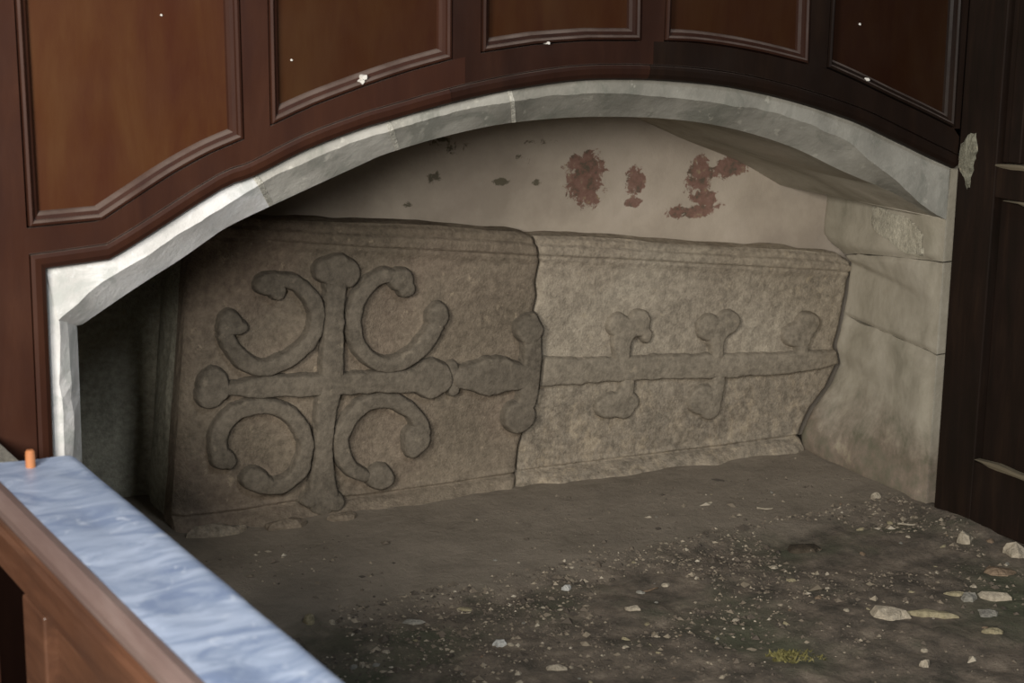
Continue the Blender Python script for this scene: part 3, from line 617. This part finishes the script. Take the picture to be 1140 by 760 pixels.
S1 = -1.38; S2 = -0.40
w1 = slab_to_world(S1, 0.009, 0); w2 = slab_to_world(S2, 0, 0)
head = empty('gravestone', w1, -BETA); tag(head, 'larger left half of cracked grave slab, carved with a ringed scroll cross', 'grave slab', 'two halves of the broken grave slab')
foot = empty('gravestone', w2, -BETA); tag(foot, 'narrower right half of cracked grave slab, carved with shaft and paired leaves', 'grave slab', 'two halves of the broken grave slab')
make_slab(head, left_s, lambda t: crack_s(t)-0.0045, M['slab'], 0.7, True, 201, 270, 200, S1)
make_slab(foot, lambda t: crack_s(t)+0.0045, lambda t: right_edge(t)-0.008, M['slab2'], 1.2, False, 211, 280, 180, S2)
H = 0.029
clipL = lambda X, Y: X-(crack_s(Y)-0.005)
def R_(k): return RELIEF[k]
def part(name, key, blobs_main=(), terms=(), mat='relief', par=head, so=S1, label=None, hh=H, clip=None, seed=0, term_name='leaf_terminal', dome=0.003):
    r = R_(key)
    o = relief(name, par, r['p'], [r['b'][i] for i in blobs_main], M[mat], hh, so, 1, label, seed=seed, clip=clip, dome=dome)
    for j, grp in enumerate(terms):
        relief(term_name, par, [], [r['b'][i] for i in grp], M[mat], hh+0.001, so, 1, seed=seed+7+j, off=o, dome=0.003, clip=clip)
    return o
part('cross_upright', 'upright', (), ((0, 1, 2, 3), (4, 5)), seed=1, label='vertical arm of the carved cross with bud ends')
part('cross_arm', 'crossbar', (), ((0, 1, 2),), seed=2, label='horizontal arm of the carved cross with leaf end')
part('knop', 'knop', (0, 1), seed=3, hh=H+0.003)
part('collar', 'collar', seed=4, hh=H-0.004)
part('bud', 'bud', (0,), seed=5, hh=H+0.001)
part('fleuron', 'fleuron', (), ((0,), (1,)), seed=6, clip=clipL)
part('scroll', 'scroll', (), ((0, 1), (2, 3, 4)), seed=10)
part('scroll', 'scroll.001', (), ((0, 1), (2,)), seed=20)
part('scroll', 'scroll.002', (), ((0, 1), (2, 3)), seed=30)
part('scroll', 'scroll.003', (), ((0,), (1, 2)), seed=40)
clipR = lambda X, Y: np.maximum((crack_s(Y)+0.006)-X, X-(right_edge(Y)-0.012))
H2 = 0.018
part('cross_shaft', 'shaft', mat='relief2', par=foot, so=S2, hh=H2, clip=clipR, seed=50, dome=0.003)
for i, nb in enumerate((3, 3, 3, 3, 2)):
    key = 'sprig' if i == 0 else 'sprig.%03d' % i
    part('leaf_sprig', key, tuple(range(nb)), mat='relief2', par=foot, so=S2, hh=H2 if i < 3 else H2-0.002, seed=60+i, dome=0.004)

# ================================================================== RIGHT PARTITION (runs toward the viewer)
PXX = 3.275
pt = empty('pew_screen', (PXX, 2.9, 0)); tag(pt, 'blackened oak screen with splintered rails standing right of the arch', 'screen')
PO = Vector(pt.location)
def pbox(name, y0, y1, z0, z1, x0, x1, mat, bev=0.003):
    return box(name, (x0-PO.x, y0-PO.y, z0), (x1-PO.x, y1-PO.y, z1), mat, pt, bev)
pbox('stile', 3.155, WY-0.016, 0.0, 1.8, PXX, PXX+0.045, M['wooddark'])
pbox('rail', 2.0, 3.155, 0.0, 0.165, PXX+0.001, PXX+0.045, M['wooddark'])
pbox('rail', 2.0, 3.155, 0.845, 0.930, PXX+0.001, PXX+0.045, M['wooddark'])
pbox('panel', 2.0, 3.155, 0.165, 0.845, PXX+0.026, PXX+0.040, M['wooddark'])
pbox('panel', 2.0, 3.155, 0.930, 1.8, PXX+0.020, PXX+0.036, M['wooddark'])
pbox('stile', 3.085, 3.125, 0.935, 1.8, PXX+0.006, PXX+0.03, M['wooddark'])
def splinter(y0, y1, z, th, seed, thick=0.014):
    n = 26; v = []; f = []
    for i in range(n+1):
        q = i/n; y = y0+(y1-y0)*q
        a = z+th*(0.5+0.25*float(vnoise(q*9, 1.0, seed)))*min(1, q*8+0.15); b = z-th*(0.5+0.5*float(vnoise(q*14, 4.0, seed)))*min(1, q*6+0.25)
        x = -0.004-0.004*float(vnoise(q*7, 2.0, seed))
        v += [(x, y-PO.y, a), (x-0.003, y-PO.y, (a+b)/2), (x, y-PO.y, b), (thick, y-PO.y, b), (thick, y-PO.y, a)]
    for i in range(n):
        for j in range(5): f.append((i*5+j, (i+1)*5+j, (i+1)*5+(j+1) % 5, i*5+(j+1) % 5))
    f += [(4, 3, 2, 1, 0), tuple(n*5+j for j in range(5))]
    o = mesh_obj('bare_wood_splinter', v, f, M['woodedge'], pt); o['label'] = 'pale bare splintered wood along a rail'
splinter(3.150, 2.5, 0.926, 0.020, 3); splinter(3.118, 2.5, 0.842, 0.008, 5); splinter(3.150, 2.5, 0.172, 0.012, 9)
# limewash patch crusted on the stile
n = len(FLAKE); cy = sum(p[0] for p in FLAKE)/n; cz = sum(p[1] for p in FLAKE)/n
poly = []
for i in range(n):
    a = FLAKE[i]; b = FLAKE[(i+1) % n]
    for q in (0, 0.33, 0.66):
        poly.append((min(a[0]+(b[0]-a[0])*q+rng.uniform(-1, 1)*0.003*(q > 0), WY-0.02), a[1]+(b[1]-a[1])*q+rng.uniform(-1, 1)*0.004*(q > 0)))
v = [(-0.001, p[0]-PO.y, p[1]) for p in poly]+[(-0.006-rng.uniform(0, 0.003), cy+(p[0]-cy)*0.82-PO.y, cz+(p[1]-cz)*0.82) for p in poly]+[(-0.008, cy-PO.y, cz)]
k = len(poly); f = [(i, (i+1) % k, k+(i+1) % k, k+i) for i in range(k)]+[(k+i, k+(i+1) % k, 2*k) for i in range(k)]
o = mesh_obj('limewash_patch', v, f, M['crust'], pt); o['label'] = 'crusted pale limewash patch with drips'

# ================================================================== PEW RAIL in the foreground
pew = empty('pew_rail', (0.79, 1.7, 0)); tag(pew, 'worn blue-grey topped wooden pew rail crossing the lower left foreground', 'rail')
QO = Vector(pew.location)
def qbox(name, x0, x1, y0, y1, z0, z1, mat, bev=0.004, par=pew):
    return box(name, (x0-QO.x, y0-QO.y, z0), (x1-QO.x, y1-QO.y, z1), mat, par, bev)
ZT = 0.60
# top board, slightly hollowed and worn
nu, nv = 24, 160; v = []
for j in range(nv):
    y = 0.35+(2.905-0.35)*j/(nv-1)
    for i in range(nu):
        q = i/(nu-1); x = 0.722+(0.876-0.722)*q
        z = ZT-0.004*math.exp(-(1-q)/0.03)-0.002*(1-abs(2*q-1))+0.0015*float(vnoise(x*20, y*9, 7))
        yy = y+(0.03*(1-q)*(y-0.35)/2.555)
        v.append((x-QO.x, yy-QO.y, z))
f = grid_faces(nu, nv)
idx = list(range(nu))+[j*nu+nu-1 for j in range(1, nv)]+[(nv-1)*nu+i for i in range(nu-2, -1, -1)]+[j*nu for j in range(nv-2, 0, -1)]
k = len(v); n = len(idx)
v += [v[i] for i in idx]+[(v[i][0], v[i][1], ZT-0.034) for i in idx]
f += [(k+(i+1) % n, k+i, k+n+i, k+n+(i+1) % n) for i in range(n)]+[tuple(k+n+i for i in range(n-1, -1, -1))]
o = mesh_obj('top_board', v, f, M['railtop'], pew); o['label'] = 'pale blue-grey worn top board'
o.data.polygons.foreach_set('use_smooth', [i < (nu-1)*(nv-1) for i in range(len(o.data.polygons))])
def yprofile(name, prof, y0, y1, mat):
    k = len(prof); v = [(x-QO.x, y-QO.y, z) for y in (y0, y1) for x, z in prof]
    f = [(j, (j+1) % k, k+(j+1) % k, k+j) for j in range(k)]+[tuple(range(k-1, -1, -1)), tuple(range(k, 2*k))]
    o = mesh_obj(name, v, f, mat, pew)
    return o
o = yprofile('nosing', [(0.724, ZT+0.001), (0.712, ZT+0.002), (0.702, ZT-0.004), (0.697, ZT-0.014), (0.697, ZT-0.026), (0.702, ZT-0.036), (0.710, ZT-0.040), (0.724, ZT-0.040)], 0.35, 2.93, M['nosing'])
yprofile('cornice_moulding', [(0.730, ZT-0.036), (0.708, ZT-0.040), (0.704, ZT-0.048), (0.712, ZT-0.056), (0.712, ZT-0.062), (0.706, ZT-0.070), (0.706, ZT-0.078), (0.716, ZT-0.090), (0.722, ZT-0.096), (0.735, ZT-0.096)], 0.35, 2.90, M['railwood'])
qbox('side_rail', 0.720, 0.765, 0.35, 2.88, 0.450, ZT-0.034, M['railwood'])
qbox('post', 0.716, 0.770, 2.575, 2.690, 0.0, 0.452, M['railwood'])
qbox('post', 0.716, 0.770, 0.40, 0.52, 0.0, 0.452, M['railwood'])
qbox('panel', 0.738, 0.752, 0.52, 2.575, 0.02, 0.452, M['railwood'])
# wooden peg standing up near the far end
v = []; f = []; ns = 14; rows = [(0.0085, -0.01), (0.0085, 0.018), (0.0080, 0.024), (0.0055, 0.0275)]
px, py = 0.793-QO.x, 2.88-QO.y
for r, z in rows:
    for i in range(ns): v.append((px+r*math.cos(2*math.pi*i/ns), py+r*math.sin(2*math.pi*i/ns), ZT+z))
for j in range(len(rows)-1):
    for i in range(ns): f.append((j*ns+i, j*ns+(i+1) % ns, (j+1)*ns+(i+1) % ns, (j+1)*ns+i))
f.append(tuple((len(rows)-1)*ns+i for i in range(ns)))
mesh_obj('peg', v, f, M['pegwood'], pew, False)
# pale shelf end behind the rail against the wall
sh = empty('shelf', (0.70, 3.12, 0)); tag(sh, 'pale grey shelf end between the panelled wall and the pew rail', 'shelf')
box('shelf_board', (-0.35, -0.13, 0.525), (0.128, 0.155, 0.550), M['chipgrey'], sh, 0.003)
box('bracket', (0.02, -0.10, 0.0), (0.06, 0.15, 0.525), M['wood'], sh, 0.003)

# ================================================================== RUBBLE on the earth floor
def chunk(name, x, y, size, mat, seed, rot=0.0, parent=None, sink=0.25, faces=9):
    """irregular flake: jittered polygon slab with a broken upper face"""
    r = random.Random(seed); sx, sy, sz = size
    a = sorted(r.uniform(0, 2*math.pi) for _ in range(faces)); a = [2*math.pi*i/faces+r.uniform(-.25, .25) for i in range(faces)]
    v = []; rad = [r.uniform(0.72, 1.08) for _ in a]
    for lev, sc in ((0.0, 1.0), (0.6, 0.96), (1.0, 0.72)):
        for t, q in zip(a, rad):
            v.append((sx/2*q*sc*math.cos(t), sy/2*q*sc*math.sin(t), 0.8*sz*(lev*(1+0.3*r.uniform(-1, 1)) if lev else 0)))
    v.append((r.uniform(-.1, .1)*sx, r.uniform(-.1, .1)*sy, sz*1.1))
    n = faces; f = [tuple(range(n-1, -1, -1))]
    for L in range(2): f += [(L*n+i, L*n+(i+1) % n, (L+1)*n+(i+1) % n, (L+1)*n+i) for i in range(n)]
    f += [(2*n+i, 2*n+(i+1) % n, 3*n) for i in range(n)]
    o = mesh_obj(name, v, f, mat)
    z = float(floor_h(np.array(x), np.array(y)))
    o.location = (x, y, z-sz*sink); o.rotation_euler = (0, 0, rot)
    return o
def thing(name, x, y, size, mat, seed, label, cat, rot=0.0, **kw):
    return tag(chunk(name, x, y, size, mat, seed, rot, **kw), label, cat)
CA = -0.55     # long axis lying roughly across the view
thing('stone_fragment', 2.670, 2.790, (0.095, 0.075, 0.026), M['chip'], 1, 'largest pale broken stone flake, touching a flat wooden sliver at lower right', 'stone', CA)
thing('wood_sliver', 2.755, 2.752, (0.135, 0.040, 0.015), M['chipyellow'], 2, 'flat yellowish wooden sliver beside the largest pale stone flake', 'wood', CA-0.1, faces=7)
thing('stone_fragment', 2.970, 2.766, (0.085, 0.045, 0.018), M['chip'], 3, 'long whitish stone chip near the right frame edge', 'stone', CA)
thing('stone_fragment', 2.906, 2.782, (0.042, 0.038, 0.016), M['chipgrey'], 4, 'small grey-white stone just left of the long whitish chip', 'stone')
thing('slate_disc', 2.886, 2.704, (0.055, 0.050, 0.010), M['chipgrey'], 5, 'flat grey slate disc below the long whitish chip', 'stone', 0.3, faces=12)
thing('stone_fragment', 2.806, 2.611, (0.050, 0.024, 0.012), M['chipyellow'], 6, 'small yellowish chip below the grey slate disc', 'stone', CA)
thing('wood_sliver', 2.899, 2.816, (0.060, 0.030, 0.010), M['chipyellow'], 7, 'short dull yellow flake above the wooden sliver', 'wood', CA)
thing('stone_block', 3.185, 3.080, (0.060, 0.050, 0.034), M['chip'], 8, 'small squarish pale stone at foot of the dark partition', 'stone', 0.2, faces=7)
thing('tile_fragment', 3.100, 2.880, (0.095, 0.070, 0.020), M['chipbrown'], 9, 'flat brown tile fragment near the partition foot', 'tile', CA, faces=6)
thing('stone_fragment', 3.225, 2.950, (0.060, 0.060, 0.035), M['chip'], 10, 'pale stone lump against the partition at right frame edge', 'stone')
thing('rotten_board', 2.800, 3.240, (0.120, 0.075, 0.016), M['dark'], 11, 'dark flat rotten board lying on edge of the smooth earth', 'board', CA, faces=6)
thing('shell', 1.833, 3.083, (0.034, 0.030, 0.012), M['shell'], 12, 'small round white shell in the dark lower middle', 'shell', faces=12)
thing('stone_fragment', 1.520, 3.372, (0.030, 0.030, 0.022), M['chipyellow'], 13, 'small tan stone nearest the pew rail top edge', 'stone')
thing('stone_fragment', 1.732, 3.290, (0.060, 0.030, 0.008), M['chipgrey'], 14, 'thin grey-green flake right of the tan stone by the rail', 'stone', CA)
thing('leaf_fragment', 1.872, 3.297, (0.050, 0.020, 0.005), M['chipyellow'], 15, 'dry yellowish leaf scrap at edge of the smooth earth', 'leaf', CA-0.3, faces=7)
thing('stone_fragment', 2.128, 3.283, (0.026, 0.022, 0.012), M['shell'], 16, 'small bright white chip on edge of the smooth earth', 'stone')
thing('stone_fragment', 2.190, 3.102, (0.042, 0.026, 0.010), M['chip'], 17, 'pale flake alone in the dark middle of the rubble', 'stone', CA)
thing('stone_fragment', 1.868, 2.912, (0.045, 0.024, 0.012), M['chip'], 18, 'pinkish pale chip at the bottom middle of the rubble', 'stone', CA)
thing('stone_fragment', 3.197, 3.421, (0.030, 0.026, 0.018), M['chip'], 19, 'pale pebble inside the recess by the right reveal', 'stone')
thing('stone_fragment', 2.555, 2.556, (0.026, 0.024, 0.018), M['chip'], 20, 'small whitish pebble at the bottom right', 'stone')
bpy.context.view_layer.update()
for i, (s_, h_, L_, lab) in enumerate(((-1.80, 0.075, 0.15, 'pale broken stone sliver at lower left corner of the cross slab'), (-1.63, 0.085, 0.13, 'tan broken stone sliver under the lower left scroll'), (-1.47, 0.08, 0.09, 'small broken stone wedge under the cross foot'))):
    wx, wy, _ = slab_to_world(s_, h_, 0)
    thing('stone_fragment', wx, wy, (L_, 0.05, 0.030-0.006*i), M['slab2' if i < 1 else 'slab'], 40+i, lab, 'stone', -BETA, faces=8, sink=0.15)
# moss tuft
v = []; f = []; r = random.Random(5)
for i in range(160):
    a = r.uniform(0, 6.283); d = math.sqrt(r.random()); x = 0.06*d*math.cos(a); y = 0.035*d*math.sin(a); hgt = 0.018*(1-d*0.6)*r.uniform(0.5, 1)
    k = len(v); t = r.uniform(0, 6.28); dx, dy = 0.005*math.cos(t), 0.005*math.sin(t); lx, ly = r.uniform(-.012, .012), r.uniform(-.012, .012)
    v += [(x-dx, y-dy, 0), (x+dx, y+dy, 0), (x+lx, y+ly, hgt), (x-dy, y+dx, 0)]
    f += [(k, k+1, k+2), (k+1, k+3, k+2), (k+3, k, k+2)]
o = mesh_obj('moss_tuft', v, f, M['moss']); o.location = (2.346, 2.726, float(floor_h(np.array(2.346), np.array(2.726)))-0.002); o.rotation_euler = (0, 0, CA)
tag(o, 'yellow-green moss tuft on the rubble, bottom right of centre', 'moss')
# twigs
def twig(x, y, L, rot, mat, seed, label):
    r = random.Random(seed); v = []; f = []; n = 7
    for i in range(n):
        q = i/(n-1); rad = 0.0032*(1-0.5*q); cx = (q-.5)*L; cy = 0.004*math.sin(q*5+seed)
        for j in range(6): v.append((cx, cy+rad*math.cos(j*math.pi/3), 0.003+rad*math.sin(j*math.pi/3)))
    for i in range(n-1):
        for j in range(6): f.append((i*6+j, i*6+(j+1) % 6, (i+1)*6+(j+1) % 6, (i+1)*6+j))
    f += [(5, 4, 3, 2, 1, 0), tuple((n-1)*6+j for j in range(6))]
    o = mesh_obj('twig', v, f, mat, None, True); o.location = (x, y, float(floor_h(np.array(x), np.array(y)))); o.rotation_euler = (0, 0, rot)
    tag(o, label, 'twig', 'twigs on the floor')
twig(3.139, 3.237, 0.05, CA, M['chip'], 1, 'short pale twig near the partition foot')
twig(2.880, 3.493, 0.045, CA, M['chip'], 2, 'thin pale straw on the smooth earth inside the recess')
twig(2.300, 3.20, 0.06, CA+0.5, M['chipbrown'], 3, 'brown twig on the rubble edge below the shaft')
# small chips: alike, one object each
protos = []
for s in range(6):
    o = chunk('plaster_chip', 2.0, 3.0, (0.024, 0.015, 0.007), M[('chip', 'chip', 'chipbrown', 'chipgrey', 'chipyellow', 'chip')[s]], 300+s, faces=6)
    protos.append(o)
cnt = 0; first = set()
while cnt < 90:
    x = rng.uniform(1.45, 3.24); y = rng.triangular(2.35, 3.42, 3.15)
    if cnt % 9 == 8: y = rng.uniform(3.4, 3.8); x = rng.uniform(1.9, 3.2)
    k = rng.randrange(6)
    if k in first: o = protos[k].copy(); col.objects.link(o)
    else: o = protos[k]; first.add(k)
    sc = rng.uniform(0.35, 1.15)*(0.6 if y > 3.4 else 1)
    o.scale = (sc, sc*rng.uniform(.7, 1.2), sc)
    o.location = (x, y, float(floor_h(np.array(x), np.array(y)))-0.002*sc); o.rotation_euler = (0, 0, rng.uniform(0, 6.28))
    zone = 'on the smooth earth inside the recess' if y > 3.4 else 'in the rubble near the dark screen' if x > 2.75 else 'in the rubble in front of the slab shaft' if x > 2.2 else 'in the dark rubble nearest the pew rail'
    hue = ('pale', 'cream', 'brown', 'grey', 'yellowish', 'pale')[k]
    tag(o, 'small %s plaster chip %s' % (hue, zone), 'chip', '%s plaster chips %s' % (hue, zone)); cnt += 1
# uncountable grit
N = 9000; v = np.zeros((N*5, 3)); f = []
xs = nrng.uniform(1.2, 3.26, N); ys = 3.42-np.abs(nrng.normal(0, 0.42, N)); 
inn = nrng.random(N) < 0.06; ys[inn] = nrng.uniform(3.4, 3.85, inn.sum())
clus = fbm(xs*3.5, ys*3.5, 77, 3); clus[np.min([np.hypot(xs-q.location.x, ys-q.location.y)-max(q.dimensions)*0.6 for q in col.objects if q.get('category') in ('stone', 'wood', 'moss', 'tile', 'board')], axis=0) < 0] = -1; xs = xs[(clus > -0.12)]; ys = ys[(clus > -0.12)]
N = len(xs); zs = floor_h(xs, ys); v = []
for i in range(N):
    s = 0.0035*math.exp(rng.gauss(0, 0.5)); a = rng.uniform(0, 6.28); k = 5*i
    for j in range(4):
        t = a+j*math.pi/2+rng.uniform(-.4, .4); q = s*rng.uniform(0.6, 1.4)
        v.append((xs[i]+q*math.cos(t), ys[i]+q*math.sin(t), zs[i]-0.001+s*rng.uniform(0, 0.35)))
    v.append((xs[i], ys[i], zs[i]+s*rng.uniform(0.4, 0.9)))
    f += [(k, k+1, k+4), (k+1, k+2, k+4), (k+2, k+3, k+4), (k+3, k, k+4), (k+3, k+2, k+1, k)]
o = mesh_obj('grit', v, f, M['grit']); tag(o, 'fine crumbs of plaster and earth strewn over the floor', 'grit', kind='stuff')
